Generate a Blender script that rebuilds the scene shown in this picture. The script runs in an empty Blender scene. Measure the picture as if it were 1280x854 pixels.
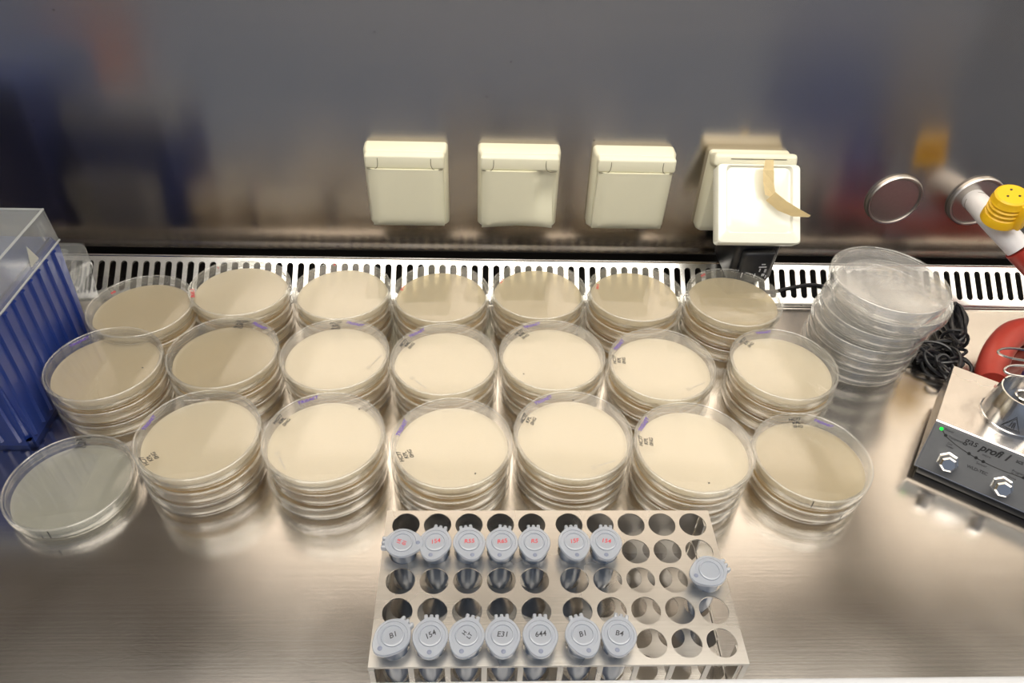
import bpy, bmesh, math, random
from mathutils import Vector, Matrix, Euler
random.seed(7)
PI = math.pi
scene = bpy.context.scene
COL = scene.collection

# ------------------------------------------------------------------ camera
cam_data = bpy.data.cameras.new('camera')
cam_data.sensor_fit = 'HORIZONTAL'
cam_data.sensor_width = 36.0
cam_data.lens = 36.0 * 925.0 / 1280.0
cam_data.clip_start = 0.01
cam = bpy.data.objects.new('camera', cam_data)
COL.objects.link(cam)
cx_ = Vector((0.99915082, -0.02491402, 0.0328165)).normalized()
cf_ = Vector((0.04030382, 0.75641224, -0.6528523)).normalized()
cu_ = cx_.cross(cf_).normalized()
cx_ = cf_.cross(cu_).normalized()
cam.matrix_world = Matrix(((cx_.x, cu_.x, -cf_.x, 0.0), (cx_.y, cu_.y, -cf_.y, 0.0), (cx_.z, cu_.z, -cf_.z, 0.4694), (0, 0, 0, 1)))
scene.camera = cam

# ------------------------------------------------------------------ world, light, exposure
world = bpy.data.worlds.new('world')
scene.world = world
world.use_nodes = True
wbg = world.node_tree.nodes['Background']
wbg.inputs['Color'].default_value = (0.62, 0.72, 0.92, 1)
wbg.inputs['Strength'].default_value = 0.34
LAMP_POWER = 6.0           # emission strength of the cabinet's luminous ceiling panel
scene.view_settings.view_transform = 'Standard'
scene.view_settings.look = 'None'
scene.view_settings.gamma = 1.0
scene.view_settings.use_curve_mapping = False
scene.view_settings.exposure = 0.0
cy = scene.cycles
cy.max_bounces = 16
cy.diffuse_bounces = 7
cy.glossy_bounces = 8
cy.transmission_bounces = 8
cy.transparent_max_bounces = 64
cy.sample_clamp_indirect = 6.0
cy.caustics_refractive = False
cy.caustics_reflective = True
cy.blur_glossy = 0.3

# ------------------------------------------------------------------ materials
def new_mat(name):
    m = bpy.data.materials.new(name); m.use_nodes = True
    nt = m.node_tree; nt.nodes.clear()
    out = nt.nodes.new('ShaderNodeOutputMaterial')
    return m, nt, out

def pbr(name, color, rough=0.5, metal=0.0, noise=0.0, nscale=60.0, bump=0.0, bscale=200.0, spec=0.5, coat=0.0, aniso=0.0, stretch=(1, 1, 1), trans=0.0):
    m, nt, out = new_mat(name)
    b = nt.nodes.new('ShaderNodeBsdfPrincipled')
    b.inputs['Base Color'].default_value = (*color, 1)
    b.inputs['Roughness'].default_value = rough
    b.inputs['Metallic'].default_value = metal
    b.inputs['Specular IOR Level'].default_value = spec
    b.inputs['Coat Weight'].default_value = coat
    b.inputs['Transmission Weight'].default_value = trans
    if noise or bump:
        tc = nt.nodes.new('ShaderNodeTexCoord')
        mp = nt.nodes.new('ShaderNodeMapping'); mp.inputs['Scale'].default_value = stretch
        nt.links.new(tc.outputs['Object'], mp.inputs['Vector'])
    if noise:
        n = nt.nodes.new('ShaderNodeTexNoise'); n.inputs['Scale'].default_value = nscale; n.inputs['Detail'].default_value = 5
        nt.links.new(mp.outputs['Vector'], n.inputs['Vector'])
        mx = nt.nodes.new('ShaderNodeMix'); mx.data_type = 'RGBA'
        mx.inputs['A'].default_value = (*[c * (1 - noise) for c in color], 1)
        mx.inputs['B'].default_value = (*[min(1, c * (1 + noise)) for c in color], 1)
        nt.links.new(n.outputs['Fac'], mx.inputs['Factor'])
        nt.links.new(mx.outputs['Result'], b.inputs['Base Color'])
    if bump:
        n2 = nt.nodes.new('ShaderNodeTexNoise'); n2.inputs['Scale'].default_value = bscale; n2.inputs['Detail'].default_value = 3
        nt.links.new(mp.outputs['Vector'], n2.inputs['Vector'])
        bp = nt.nodes.new('ShaderNodeBump'); bp.inputs['Strength'].default_value = bump; bp.inputs['Distance'].default_value = 0.001
        nt.links.new(n2.outputs['Fac'], bp.inputs['Height'])
        nt.links.new(bp.outputs['Normal'], b.inputs['Normal'])
    nt.links.new(b.outputs[0], out.inputs[0])
    return m

def brushed(name, color, rough, aniso=0.0, rot=0.0, grain=(2, 900, 900), gstr=0.06, smudge=0.05, spots=0.0, scratch=0.0):
    """brushed stainless steel: grain lines along x, cloudy wipe marks in the roughness, a few specks"""
    m, nt, out = new_mat(name)
    N = nt.nodes.new; L = nt.links.new
    b = N('ShaderNodeBsdfPrincipled'); b.inputs['Metallic'].default_value = 1.0
    tc = N('ShaderNodeTexCoord')
    mp = N('ShaderNodeMapping'); mp.inputs['Scale'].default_value = grain
    L(tc.outputs['Object'], mp.inputs['Vector'])
    g = N('ShaderNodeTexNoise'); g.inputs['Scale'].default_value = 1.0; g.inputs['Detail'].default_value = 4
    L(mp.outputs['Vector'], g.inputs['Vector'])
    c = N('ShaderNodeTexNoise'); c.inputs['Scale'].default_value = 9.0; c.inputs['Detail'].default_value = 3
    L(tc.outputs['Object'], c.inputs['Vector'])
    r1 = N('ShaderNodeMapRange'); r1.inputs['To Min'].default_value = rough - smudge; r1.inputs['To Max'].default_value = rough + smudge
    r1.clamp = False; r1.inputs['From Min'].default_value = 0.3; r1.inputs['From Max'].default_value = 0.7
    L(c.outputs['Fac'], r1.inputs['Value'])
    L(r1.outputs['Result'], b.inputs['Roughness'])
    mx = N('ShaderNodeMix'); mx.data_type = 'RGBA'
    mx.inputs['A'].default_value = (*[k * 0.93 for k in color], 1); mx.inputs['B'].default_value = (*[min(1, k * 1.07) for k in color], 1)
    L(g.outputs['Fac'], mx.inputs['Factor'])
    col = mx.outputs['Result']
    if spots:
        v = N('ShaderNodeTexVoronoi'); v.inputs['Scale'].default_value = 26.0
        L(tc.outputs['Object'], v.inputs['Vector'])
        rr = N('ShaderNodeMapRange'); rr.inputs['From Min'].default_value = 0.02; rr.inputs['From Max'].default_value = 0.035
        rr.inputs['To Min'].default_value = spots; rr.inputs['To Max'].default_value = 0.0
        L(v.outputs['Distance'], rr.inputs['Value'])
        m2 = N('ShaderNodeMix'); m2.data_type = 'RGBA'; m2.inputs['B'].default_value = (0.12, 0.1, 0.09, 1)
        L(rr.outputs['Result'], m2.inputs['Factor']); L(col, m2.inputs['A']); col = m2.outputs['Result']
    L(col, b.inputs['Base Color'])
    bp = N('ShaderNodeBump'); bp.inputs['Strength'].default_value = gstr; bp.inputs['Distance'].default_value = 0.0004
    L(g.outputs['Fac'], bp.inputs['Height'])
    nrm = bp.outputs['Normal']
    if scratch:
        wv = N('ShaderNodeTexNoise'); wv.inputs['Scale'].default_value = 1.0; wv.inputs['Detail'].default_value = 8; wv.inputs['Distortion'].default_value = 3.0
        mp2 = N('ShaderNodeMapping'); mp2.inputs['Scale'].default_value = (60, 130, 60)
        L(tc.outputs['Object'], mp2.inputs['Vector']); L(mp2.outputs['Vector'], wv.inputs['Vector'])
        b2 = N('ShaderNodeBump'); b2.inputs['Strength'].default_value = scratch; b2.inputs['Distance'].default_value = 0.0004
        L(wv.outputs['Fac'], b2.inputs['Height']); L(nrm, b2.inputs['Normal']); nrm = b2.outputs['Normal']
    L(nrm, b.inputs['Normal'])
    if aniso:
        b.inputs['Anisotropic'].default_value = aniso; b.inputs['Anisotropic Rotation'].default_value = rot
        tn = N('ShaderNodeTangent'); tn.direction_type = 'UV_MAP'; tn.uv_map = 'UVMap'
        L(tn.outputs[0], b.inputs['Tangent'])
    L(b.outputs[0], out.inputs[0])
    return m

def thin_plastic(name, tint=(0.993, 0.993, 0.985), haze=0.03, haze_col=(0.85, 0.86, 0.86), rough=0.03, f0=0.075, gain=0.8):
    """thin clear wall: see-through, mirror share rises towards grazing (Schlick), a little haze"""
    m, nt, out = new_mat(name)
    N = nt.nodes.new; L = nt.links.new
    tr = N('ShaderNodeBsdfTransparent'); tr.inputs['Color'].default_value = (*tint, 1)
    df = N('ShaderNodeBsdfDiffuse'); df.inputs['Color'].default_value = (*haze_col, 1)
    tl = N('ShaderNodeBsdfTranslucent'); tl.inputs['Color'].default_value = (*haze_col, 1)
    ad = N('ShaderNodeMixShader'); ad.inputs['Fac'].default_value = 0.4
    L(df.outputs[0], ad.inputs[1]); L(tl.outputs[0], ad.inputs[2])
    m1 = N('ShaderNodeMixShader'); m1.inputs['Fac'].default_value = haze
    L(tr.outputs[0], m1.inputs[1]); L(ad.outputs[0], m1.inputs[2])
    gl = N('ShaderNodeBsdfGlossy'); gl.inputs['Roughness'].default_value = rough
    lw = N('ShaderNodeLayerWeight'); lw.inputs['Blend'].default_value = 0.5
    pw = N('ShaderNodeMath'); pw.operation = 'POWER'; pw.inputs[1].default_value = 5.0
    L(lw.outputs['Facing'], pw.inputs[0])
    ml = N('ShaderNodeMath'); ml.operation = 'MULTIPLY_ADD'; ml.inputs[1].default_value = gain - f0; ml.inputs[2].default_value = f0
    L(pw.outputs[0], ml.inputs[0])
    m2 = N('ShaderNodeMixShader'); L(ml.outputs[0], m2.inputs['Fac'])
    L(m1.outputs[0], m2.inputs[1]); L(gl.outputs[0], m2.inputs[2])
    L(m2.outputs[0], out.inputs[0])
    return m

def agar_mat(name, color, clear, tint):
    m, nt, out = new_mat(name)
    N = nt.nodes.new; L = nt.links.new
    tc = N('ShaderNodeTexCoord')
    n = N('ShaderNodeTexNoise'); n.inputs['Scale'].default_value = 40; n.inputs['Detail'].default_value = 4
    L(tc.outputs['Object'], n.inputs['Vector'])
    mx = N('ShaderNodeMix'); mx.data_type = 'RGBA'
    mx.inputs['A'].default_value = (*[c * 0.96 for c in color], 1); mx.inputs['B'].default_value = (*[c * 1.04 for c in color], 1)
    L(n.outputs['Fac'], mx.inputs['Factor'])
    df = N('ShaderNodeBsdfDiffuse'); tl = N('ShaderNodeBsdfTranslucent')
    L(mx.outputs['Result'], df.inputs['Color']); L(mx.outputs['Result'], tl.inputs['Color'])
    a = N('ShaderNodeMixShader'); a.inputs['Fac'].default_value = 0.28
    L(df.outputs[0], a.inputs[1]); L(tl.outputs[0], a.inputs[2])
    tr = N('ShaderNodeBsdfTransparent'); tr.inputs['Color'].default_value = (*tint, 1)
    b = N('ShaderNodeMixShader'); b.inputs['Fac'].default_value = clear
    L(a.outputs[0], b.inputs[1]); L(tr.outputs[0], b.inputs[2])
    gl = N('ShaderNodeBsdfGlossy'); gl.inputs['Roughness'].default_value = 0.05
    lw = N('ShaderNodeLayerWeight'); pw = N('ShaderNodeMath'); pw.operation = 'POWER'; pw.inputs[1].default_value = 4.0
    L(lw.outputs['Facing'], pw.inputs[0])
    ml = N('ShaderNodeMath'); ml.operation = 'MULTIPLY_ADD'; ml.inputs[1].default_value = 0.8; ml.inputs[2].default_value = 0.035
    L(pw.outputs[0], ml.inputs[0])
    c = N('ShaderNodeMixShader'); L(ml.outputs[0], c.inputs['Fac']); L(b.outputs[0], c.inputs[1]); L(gl.outputs[0], c.inputs[2])
    L(c.outputs[0], out.inputs[0])
    return m

def emit(name, color, strength):
    m, nt, out = new_mat(name)
    e = nt.nodes.new('ShaderNodeEmission'); e.inputs['Color'].default_value = (*color, 1); e.inputs['Strength'].default_value = strength
    nt.links.new(e.outputs[0], out.inputs[0]); return m

M = {
    'wall': brushed('brushed_wall_steel', (0.48, 0.43, 0.38), 0.20, aniso=0.8, rot=0.25, grain=(3, 500, 700), gstr=0.0, smudge=0.02, spots=0.6),
    'top': brushed('worktop_steel', (0.62, 0.59, 0.555), 0.19, grain=(6, 500, 500), gstr=0.06, smudge=0.05, scratch=0.06),
    'strip': brushed('grille_steel', (0.72, 0.71, 0.69), 0.22, grain=(6, 600, 600), gstr=0.04, smudge=0.02),
    'steel': brushed('rack_steel', (0.50, 0.475, 0.44), 0.28, grain=(8, 700, 700), gstr=0.08, smudge=0.05),
    'burner': brushed('burner_steel', (0.60, 0.57, 0.54), 0.24, grain=(60, 60, 60), gstr=0.10, smudge=0.05),
    'chrome': pbr('chrome', (0.72, 0.71, 0.70), 0.14, 1.0),
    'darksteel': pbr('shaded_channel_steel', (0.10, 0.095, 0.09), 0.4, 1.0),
    'black': pbr('black_plastic', (0.012, 0.012, 0.014), 0.35, noise=0.2),
    'cable': pbr('black_rubber', (0.012, 0.012, 0.015), 0.35, bump=0.1),
    'cream': pbr('cream_plastic', (0.74, 0.71, 0.54), 0.28, noise=0.03, nscale=30, coat=0.2),
    'cream2': pbr('cream_plastic_lit', (0.78, 0.77, 0.66), 0.15, noise=0.02, nscale=30, coat=0.4),  # lightened cream for the open flap: ceiling light sheen put into its colour
    'seam': pbr('seam_shadow', (0.16, 0.14, 0.09), 0.6),
    'tape': pbr('masking_tape', (0.80, 0.68, 0.42), 0.6, noise=0.08, nscale=200, bump=0.2, bscale=900),
    'white': pbr('white_pipe_plastic', (0.72, 0.70, 0.70), 0.45, noise=0.03),
    'red': pbr('red_rubber_hose', (0.36, 0.035, 0.022), 0.42, noise=0.12, nscale=90, bump=0.1),
    'yellow': pbr('yellow_knob_plastic', (0.85, 0.50, 0.01), 0.35, noise=0.04),
    'blue': pbr('blue_rack_plastic', (0.012, 0.035, 0.20), 0.35, noise=0.10, nscale=20, coat=0.2),
    'navy': pbr('navy_plastic', (0.02, 0.03, 0.12), 0.4, noise=0.1),
    'clear': thin_plastic('clear_polystyrene'),
    'edge': thin_plastic('moulded_edge_glint', haze=0.20, haze_col=(0.96, 0.93, 0.84), f0=0.10, rough=0.08),  # white haze imitates light gathered in the moulded rims
    'clear_old': thin_plastic('frosted_clear_lid', tint=(0.95, 0.96, 0.97), haze=0.17, haze_col=(0.74, 0.76, 0.74), rough=0.12),
    'clear_stack': thin_plastic('hazy_clear_polystyrene', tint=(0.985, 0.985, 0.985), haze=0.05, haze_col=(0.9, 0.9, 0.89)),
    'tube': thin_plastic('frosted_polypropylene', tint=(0.72, 0.78, 0.86), haze=0.45, haze_col=(0.50, 0.57, 0.68), rough=0.2, gain=0.6),
    'cap': thin_plastic('frosted_cap_polypropylene', tint=(0.8, 0.83, 0.87), haze=0.55, haze_col=(0.66, 0.69, 0.75), rough=0.18, gain=0.6),
    'agar': agar_mat('cream_agar', (0.85, 0.775, 0.62), 0.34, (0.90, 0.82, 0.64)),
    'agar_low': agar_mat('stacked_agar', (0.92, 0.765, 0.50), 0.26, (0.94, 0.83, 0.60)),
    'agar_dark': agar_mat('tan_agar', (0.74, 0.655, 0.48), 0.45, (0.86, 0.78, 0.60)),
    'agar_pale': agar_mat('pale_clear_agar', (0.62, 0.61, 0.54), 0.62, (0.88, 0.88, 0.82)),
    'agar_clear': agar_mat('clear_water_agar', (0.78, 0.77, 0.75), 0.84, (0.96, 0.96, 0.95)),
    'ink': pbr('black_ink', (0.02, 0.02, 0.025), 0.6),
    'ink_purple': pbr('purple_ink', (0.10, 0.05, 0.34), 0.6),
    'ink_red': pbr('red_ink', (0.50, 0.03, 0.04), 0.6),
    'emboss': pbr('embossed_mark', (0.42, 0.38, 0.33), 0.5),
    'panel': pbr('grey_front_panel', (0.115, 0.117, 0.122), 0.5, noise=0.05, nscale=300),
    'print': pbr('black_print', (0.01, 0.01, 0.01), 0.5),
    'led': emit('green_led', (0.02, 0.9, 0.08), 1.6),
    'lamp': emit('lamp_panel', (1.0, 0.94, 0.84), LAMP_POWER),
    'dark_room': pbr('grey_laboratory_floor', (0.30, 0.30, 0.32), 0.6, noise=0.1, nscale=8),
    'orange': pbr('orange_plastic', (0.75, 0.20, 0.04), 0.5, noise=0.05),
    'card': pbr('tan_cardboard', (0.42, 0.30, 0.19), 0.8, noise=0.1, nscale=40),
    'navy_cloth': pbr('blue_bin_plastic', (0.03, 0.08, 0.36), 0.5, noise=0.1),
    'greybox': pbr('light_grey_plastic', (0.45, 0.45, 0.46), 0.5, noise=0.05),
    'loop': pbr('wire_steel', (0.45, 0.42, 0.40), 0.25, 1.0),
    'ceilwhite': pbr('white_painted_ceiling', (0.80, 0.79, 0.76), 0.6, noise=0.02),
    'rail': pbr('pale_grey_rail', (0.42, 0.43, 0.45), 0.45, noise=0.04),
}

# ------------------------------------------------------------------ mesh helpers
def finish(name, bm, mat, parent=None, smooth=True, loc=None, rot=None, angle=35, mats=None):
    bm.normal_update()
    me = bpy.data.meshes.new(name); bm.to_mesh(me); bm.free()
    for mm in (mats or [mat]): me.materials.append(mm)
    if smooth:
        me.polygons.foreach_set('use_smooth', [True] * len(me.polygons))
        try: me.set_sharp_from_angle(angle=math.radians(angle))
        except Exception: pass
    o = bpy.data.objects.new(name, me); COL.objects.link(o)
    if parent is not None: o.parent = parent
    if loc is not None: o.location = loc
    if rot is not None: o.rotation_euler = rot
    return o

def tag(o, label=None, cat=None, group=None, kind=None):
    if label: o['label'] = label
    if cat: o['category'] = cat
    if group: o['group'] = group
    if kind: o['kind'] = kind
    return o

def thing(name, label, cat, loc=(0, 0, 0), rot=(0, 0, 0), group=None):
    o = bpy.data.objects.new(name, None); COL.objects.link(o)
    o.empty_display_size = 0.01
    o.location = loc; o.rotation_euler = rot
    return tag(o, label, cat, group)

def box(bm, x0, x1, y0, y1, z0, z1, bevel=0.0, seg=2, mi=0, M4=None):
    vs = [bm.verts.new((x, y, z)) for x in (x0, x1) for y in (y0, y1) for z in (z0, z1)]
    idx = [(0, 1, 3, 2), (4, 6, 7, 5), (0, 4, 5, 1), (2, 3, 7, 6), (0, 2, 6, 4), (1, 5, 7, 3)]
    fs = [bm.faces.new([vs[i] for i in f]) for f in idx]
    for f in fs: f.material_index = mi
    if bevel:
        es = list({e for f in fs for e in f.edges})
        r = bmesh.ops.bevel(bm, geom=es, offset=bevel, segments=seg, affect='EDGES', profile=0.5)
        vs = list({v for f in r['faces'] for v in f.verts} | {v for v in vs if v.is_valid})
    if M4 is not None:
        bmesh.ops.transform(bm, matrix=M4, verts=[v for v in vs if v.is_valid])
    return vs

def lathe(bm, prof, n=64, M4=None, a0=0.0, edge=()):
    """closed profile loop (list of (r, z)) or open ending on axis; r==0 points become single verts"""
    rings = []
    for r, z in prof:
        if r < 1e-7: rings.append([bm.verts.new((0, 0, z))])
        else: rings.append([bm.verts.new((r * math.cos(a0 + 2 * PI * i / n), r * math.sin(a0 + 2 * PI * i / n), z)) for i in range(n)])
    for q, (a, b) in enumerate(zip(rings, rings[1:])):
        for i in range(n):
            j = (i + 1) % n
            if len(a) == 1 and len(b) == 1: continue
            if len(a) == 1: f = bm.faces.new((a[0], b[j], b[i]))
            elif len(b) == 1: f = bm.faces.new((a[i], a[j], b[0]))
            else: f = bm.faces.new((a[i], a[j], b[j], b[i]))
            if q in edge: f.material_index = 1
    if M4 is not None:
        bmesh.ops.transform(bm, matrix=M4, verts=[v for r in rings for v in r])
    bmesh.ops.recalc_face_normals(bm, faces=bm.faces[:])

def spline(pts, sub=8):
    P = [Vector(p) for p in pts]; out = []
    for i in range(len(P) - 1):
        p0 = P[i - 1] if i else P[0] * 2 - P[1]; p1 = P[i]; p2 = P[i + 1]
        p3 = P[i + 2] if i + 2 < len(P) else P[-1] * 2 - P[-2]
        for k in range(sub):
            t = k / sub
            out.append(0.5 * ((2 * p1) + (p2 - p0) * t + (2 * p0 - 5 * p1 + 4 * p2 - p3) * t * t + (3 * p1 - p0 - 3 * p2 + p3) * t ** 3))
    out.append(P[-1]); return out

def tube(bm, pts, r, n=10, cap=True):
    prev = None; rings = []; nrm = None
    rad = r if callable(r) else (lambda t: r)
    for i, p in enumerate(pts):
        d = (pts[min(i + 1, len(pts) - 1)] - pts[max(i - 1, 0)])
        d = d.normalized() if d.length > 1e-9 else Vector((0, 0, 1))
        if nrm is None: nrm = d.orthogonal().normalized()
        nrm = (nrm - d * nrm.dot(d)); nrm = nrm.normalized() if nrm.length > 1e-6 else d.orthogonal().normalized()
        bi = d.cross(nrm); rr = rad(i / (len(pts) - 1))
        rings.append([bm.verts.new(p + (nrm * math.cos(2 * PI * k / n) + bi * math.sin(2 * PI * k / n)) * rr) for k in range(n)])
    for a, b in zip(rings, rings[1:]):
        for k in range(n): bm.faces.new((a[k], a[(k + 1) % n], b[(k + 1) % n], b[k]))
    if cap:
        bm.faces.new(rings[0][::-1]); bm.faces.new(rings[-1])

def text_mesh(name, body, size, mat, parent=None, loc=(0, 0, 0), rot=(0, 0, 0), shear=0.0, bold=0.0, extrude=0.00004, align='CENTER', spacing=1.0):
    cu = bpy.data.curves.new(name, 'FONT'); cu.body = body; cu.size = size; cu.shear = shear; cu.offset = bold
    cu.align_x = align; cu.align_y = 'CENTER'; cu.extrude = extrude; cu.resolution_u = 3; cu.space_character = spacing
    t = bpy.data.objects.new(name + '_tmp', cu); COL.objects.link(t)
    dg = bpy.context.evaluated_depsgraph_get()
    me = bpy.data.meshes.new_from_object(t.evaluated_get(dg))
    me.name = name
    bpy.data.objects.remove(t); bpy.data.curves.remove(cu)
    me.materials.clear(); me.materials.append(mat)
    o = bpy.data.objects.new(name, me); COL.objects.link(o)
    if parent is not None: o.parent = parent
    o.location = loc; o.rotation_euler = rot
    return o

def plane_uv(name, corners, mat, kind='structure', parent=None):
    me = bpy.data.meshes.new(name)
    me.from_pydata(corners, [], [(0, 1, 2, 3)])
    uv = me.uv_layers.new(name='UVMap')
    for i, c in enumerate(((0, 0), (1, 0), (1, 1), (0, 1))): uv.data[i].uv = c
    me.materials.append(mat)
    o = bpy.data.objects.new(name, me); COL.objects.link(o)
    if kind: o['kind'] = kind
    if parent: o.parent = parent
    return o

def struct(name, bm, mat, parent=None, **k):
    o = finish(name, bm, mat, parent, **k); o['kind'] = 'structure'; return o

# ------------------------------------------------------------------ cabinet shell
WY = 0.672                  # rear wall face
XL, XR, ZC = -0.85, 0.80, 0.90
bm = bmesh.new()
NX = 2
prof = [(WY, ZC + .02), (WY, 0.029), (WY - 0.0008, 0.0255), (WY - 0.0026, 0.0225), (WY - 0.0028, 0.0200), (WY - 0.001, 0.0180), (WY + 0.004, 0.0175), (WY + 0.012, 0.0175)]
uvl = bm.loops.layers.uv.new('UVMap')
rows = [[bm.verts.new((x, y, z)) for x in (XL, XR)] for y, z in prof]
for a, b in zip(rows, rows[1:]):
    f = bm.faces.new((b[0], b[1], a[1], a[0]))
    for l in f.loops: l[uvl].uv = ((l.vert.co.x - XL), l.vert.co.z)
struct('wall_back', bm, M['wall'])
for nm, x, s in (('wall_left', XL, 1), ('wall_right', XR, -1)):
    bm = bmesh.new(); box(bm, min(x, x - s * .01), max(x, x - s * .01), 0.10, WY + .02, -0.05, ZC + .02)
    struct(nm, bm, M['strip'], smooth=False)
# ceiling plate with the luminous panel
bm = bmesh.new(); box(bm, XL, XR, -0.15, WY, ZC, ZC + .02); struct('ceiling', bm, M['ceilwhite'], smooth=False)
bm = bmesh.new(); box(bm, -0.50, 0.72, -0.12, 0.50, ZC - 0.014, ZC - 0.002)
t = thing('ceiling_lamp', 'broad warm white light panel under the cabinet ceiling', 'lamp', (0, 0, 0))
lp = finish('diffuser', bm, M['lamp'], t, smooth=False)
bm = bmesh.new()
for a in ((-0.515, -0.50, -.135, .515), (0.72, 0.735, -.135, .515)): box(bm, a[0], a[1], a[2], a[3], ZC - .018, ZC - .0005, .001)
box(bm, -0.50, 0.72, -.135, -.12, ZC - .018, ZC - .0005, .001)
box(bm, -0.50, 0.72, .50, .515, ZC - .018, ZC - .0005, .001)
finish('frame', bm, M['rail'], t, smooth=False)

# worktop: a steel sheet ending at the slotted strip
bm = bmesh.new()
box(bm, XL, XR, 0.190, 0.6035, -0.0015, 0.0, 0.0)
w = struct('floor', bm, M['top'], smooth=False)
bm = bmesh.new(); box(bm, XL, XR, 0.14, 0.189, -0.06, -0.004); struct('trim_1', bm, M['strip'], smooth=False)
# pale rail of the sash, close to the camera at the foot of the picture
bm = bmesh.new(); box(bm, XL, XR, 0.080, 0.121, 0.183, 0.2065, 0.003, 3); struct('trim_2', bm, M['rail'])
# dark plenum under the slots and behind the strip
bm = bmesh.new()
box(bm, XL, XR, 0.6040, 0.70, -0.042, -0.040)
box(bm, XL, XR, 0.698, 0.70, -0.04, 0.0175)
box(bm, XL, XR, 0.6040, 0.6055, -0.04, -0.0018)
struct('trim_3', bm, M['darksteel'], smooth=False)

# slotted strip: bars between the slots, one mesh with real holes
bm = bmesh.new()
pitch, sw = 0.01115, 0.0066
y0, ya, yb, y1 = 0.0030, 0.0085, 0.0405, 0.0450
zt, zb = 0.0016, 0.0002
nsl = int((XR - XL) / pitch)
segs = 6
for k in range(nsl):
    xc = XL + pitch * (k + .5); xl, xr = xc - pitch / 2, xc + pitch / 2; h = sw / 2
    hole = []
    for i in range(segs + 1):
        a = PI + PI * i / segs; hole.append((xc + h * math.cos(a), ya + h + h * math.sin(a)))
    for i in range(segs + 1):
        a = PI * i / segs; hole.append((xc + h * math.cos(a), yb - h + h * math.sin(a)))
    def V(p, z): return bm.verts.new((p[0], p[1], z))
    n = len(hole)
    # outer ring matched to hole points
    outer = []
    for i in range(segs + 1): outer.append((xl + (xr - xl) * i / segs, y0))
    for i in range(segs + 1): outer.append((xr - (xr - xl) * i / segs, y1))
    ov = [V(p, zt) for p in outer]; hv = [V(p, zt) for p in hole]; hm = [V(p, zt - .0005) for p in [(xc + (q[0] - xc) * .90, (q[1] - .0245) * .985 + .0245) for q in hole]]; hb = [V((q.co.x, q.co.y), zb - .001) for q in hm]
    for i in range(n):
        j = (i + 1) % n
        if i in (segs, n - 1):
            bm.faces.new((ov[i], ov[j], hv[j], hv[i]))
        else:
            bm.faces.new((ov[i], ov[j], hv[j], hv[i]))
        bm.faces.new((hv[i], hv[j], hm[j], hm[i])); bm.faces.new((hm[i], hm[j], hb[j], hb[i]))
bmesh.ops.remove_doubles(bm, verts=bm.verts[:], dist=1e-5)
def strip_profile(pts):
    r = [[bm.verts.new((x, y, z)) for x in (XL, XR)] for y, z in pts]
    for a, b in zip(r, r[1:]): bm.faces.new((a[0], a[1], b[1], b[0]))
strip_profile([(y0 - .0030, -0.0010), (y0 - .0026, 0.0006), (y0 - .0015, 0.0014), (y0, zt)])
strip_profile([(y1, zt), (y1 + .0010, 0.0024), (y1 + .0022, 0.0022), (y1 + .0024, -0.004)])
bmesh.ops.recalc_face_normals(bm, faces=bm.faces[:])
bmesh.ops.transform(bm, matrix=Matrix.Translation((0, .6030, 0.0008)) @ Matrix.Rotation(math.radians(37), 4, 'X'), verts=bm.verts[:])
g = finish('ventilation_grille', bm, M['strip'], smooth=False)
tag(g, 'slotted steel air grille strip running along the foot of the rear wall', 'grille')

# room in front of the cabinet, unseen; crates and carton added to colour the wall reflections
bm = bmesh.new(); box(bm, -3, 3, -2.6, 0.15, -0.92, -0.9); struct('trim_4', bm, M['dark_room'], smooth=False)
bm = bmesh.new(); box(bm, XL, XR, 0.10, 0.139, -0.9, -0.03); struct('trim_5', bm, M['rail'], smooth=False)

def crate(name, label, cat, x0, x1, y0, y1, z0, z1, mat):
    t = thing(name, label, cat, ((x0 + x1) / 2, (y0 + y1) / 2, z0))
    hx, hy, h = (x1 - x0) / 2, (y1 - y0) / 2, z1 - z0
    bm = bmesh.new()
    box(bm, -hx, hx, -hy, hy, 0, .01, .003); 
    for a in ((-hx, hx, -hy, -hy + .012), (-hx, hx, hy - .012, hy), (-hx, -hx + .012, -hy, hy), (hx - .012, hx, -hy, hy)):
        box(bm, a[0], a[1], a[2], a[3], 0.005, h, .003)
    finish('shell', bm, mat, t)
    bm = bmesh.new(); box(bm, -hx - .012, hx + .012, -hy - .012, hy + .012, h - .005, h + .015, .005)
    finish('lid', bm, mat, t)
    return t
crate('reflection_crate', 'unseen blue crate added for the blue reflection at the left of the wall', 'crate', -1.70, -0.95, -0.75, -0.30, -0.9, -0.03, M['navy_cloth'])
crate('reflection_crate', 'unseen orange crate added for the orange streak reflected at upper left of the wall', 'crate', -0.93, -0.86, -0.60, -0.30, -0.9, 0.02, M['orange'])
crate('reflection_crate', 'unseen blue crate added for the blue reflection at upper right of the wall', 'crate', 0.74, 0.90, -0.6, -0.3, -0.9, 0.02, M['navy_cloth'])
crate('reflection_carton', 'unseen tan carton added for the tan reflection at the right of the wall', 'carton', 0.93, 1.16, -0.6, -0.3, -0.9, -0.04, M['card'])

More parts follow.
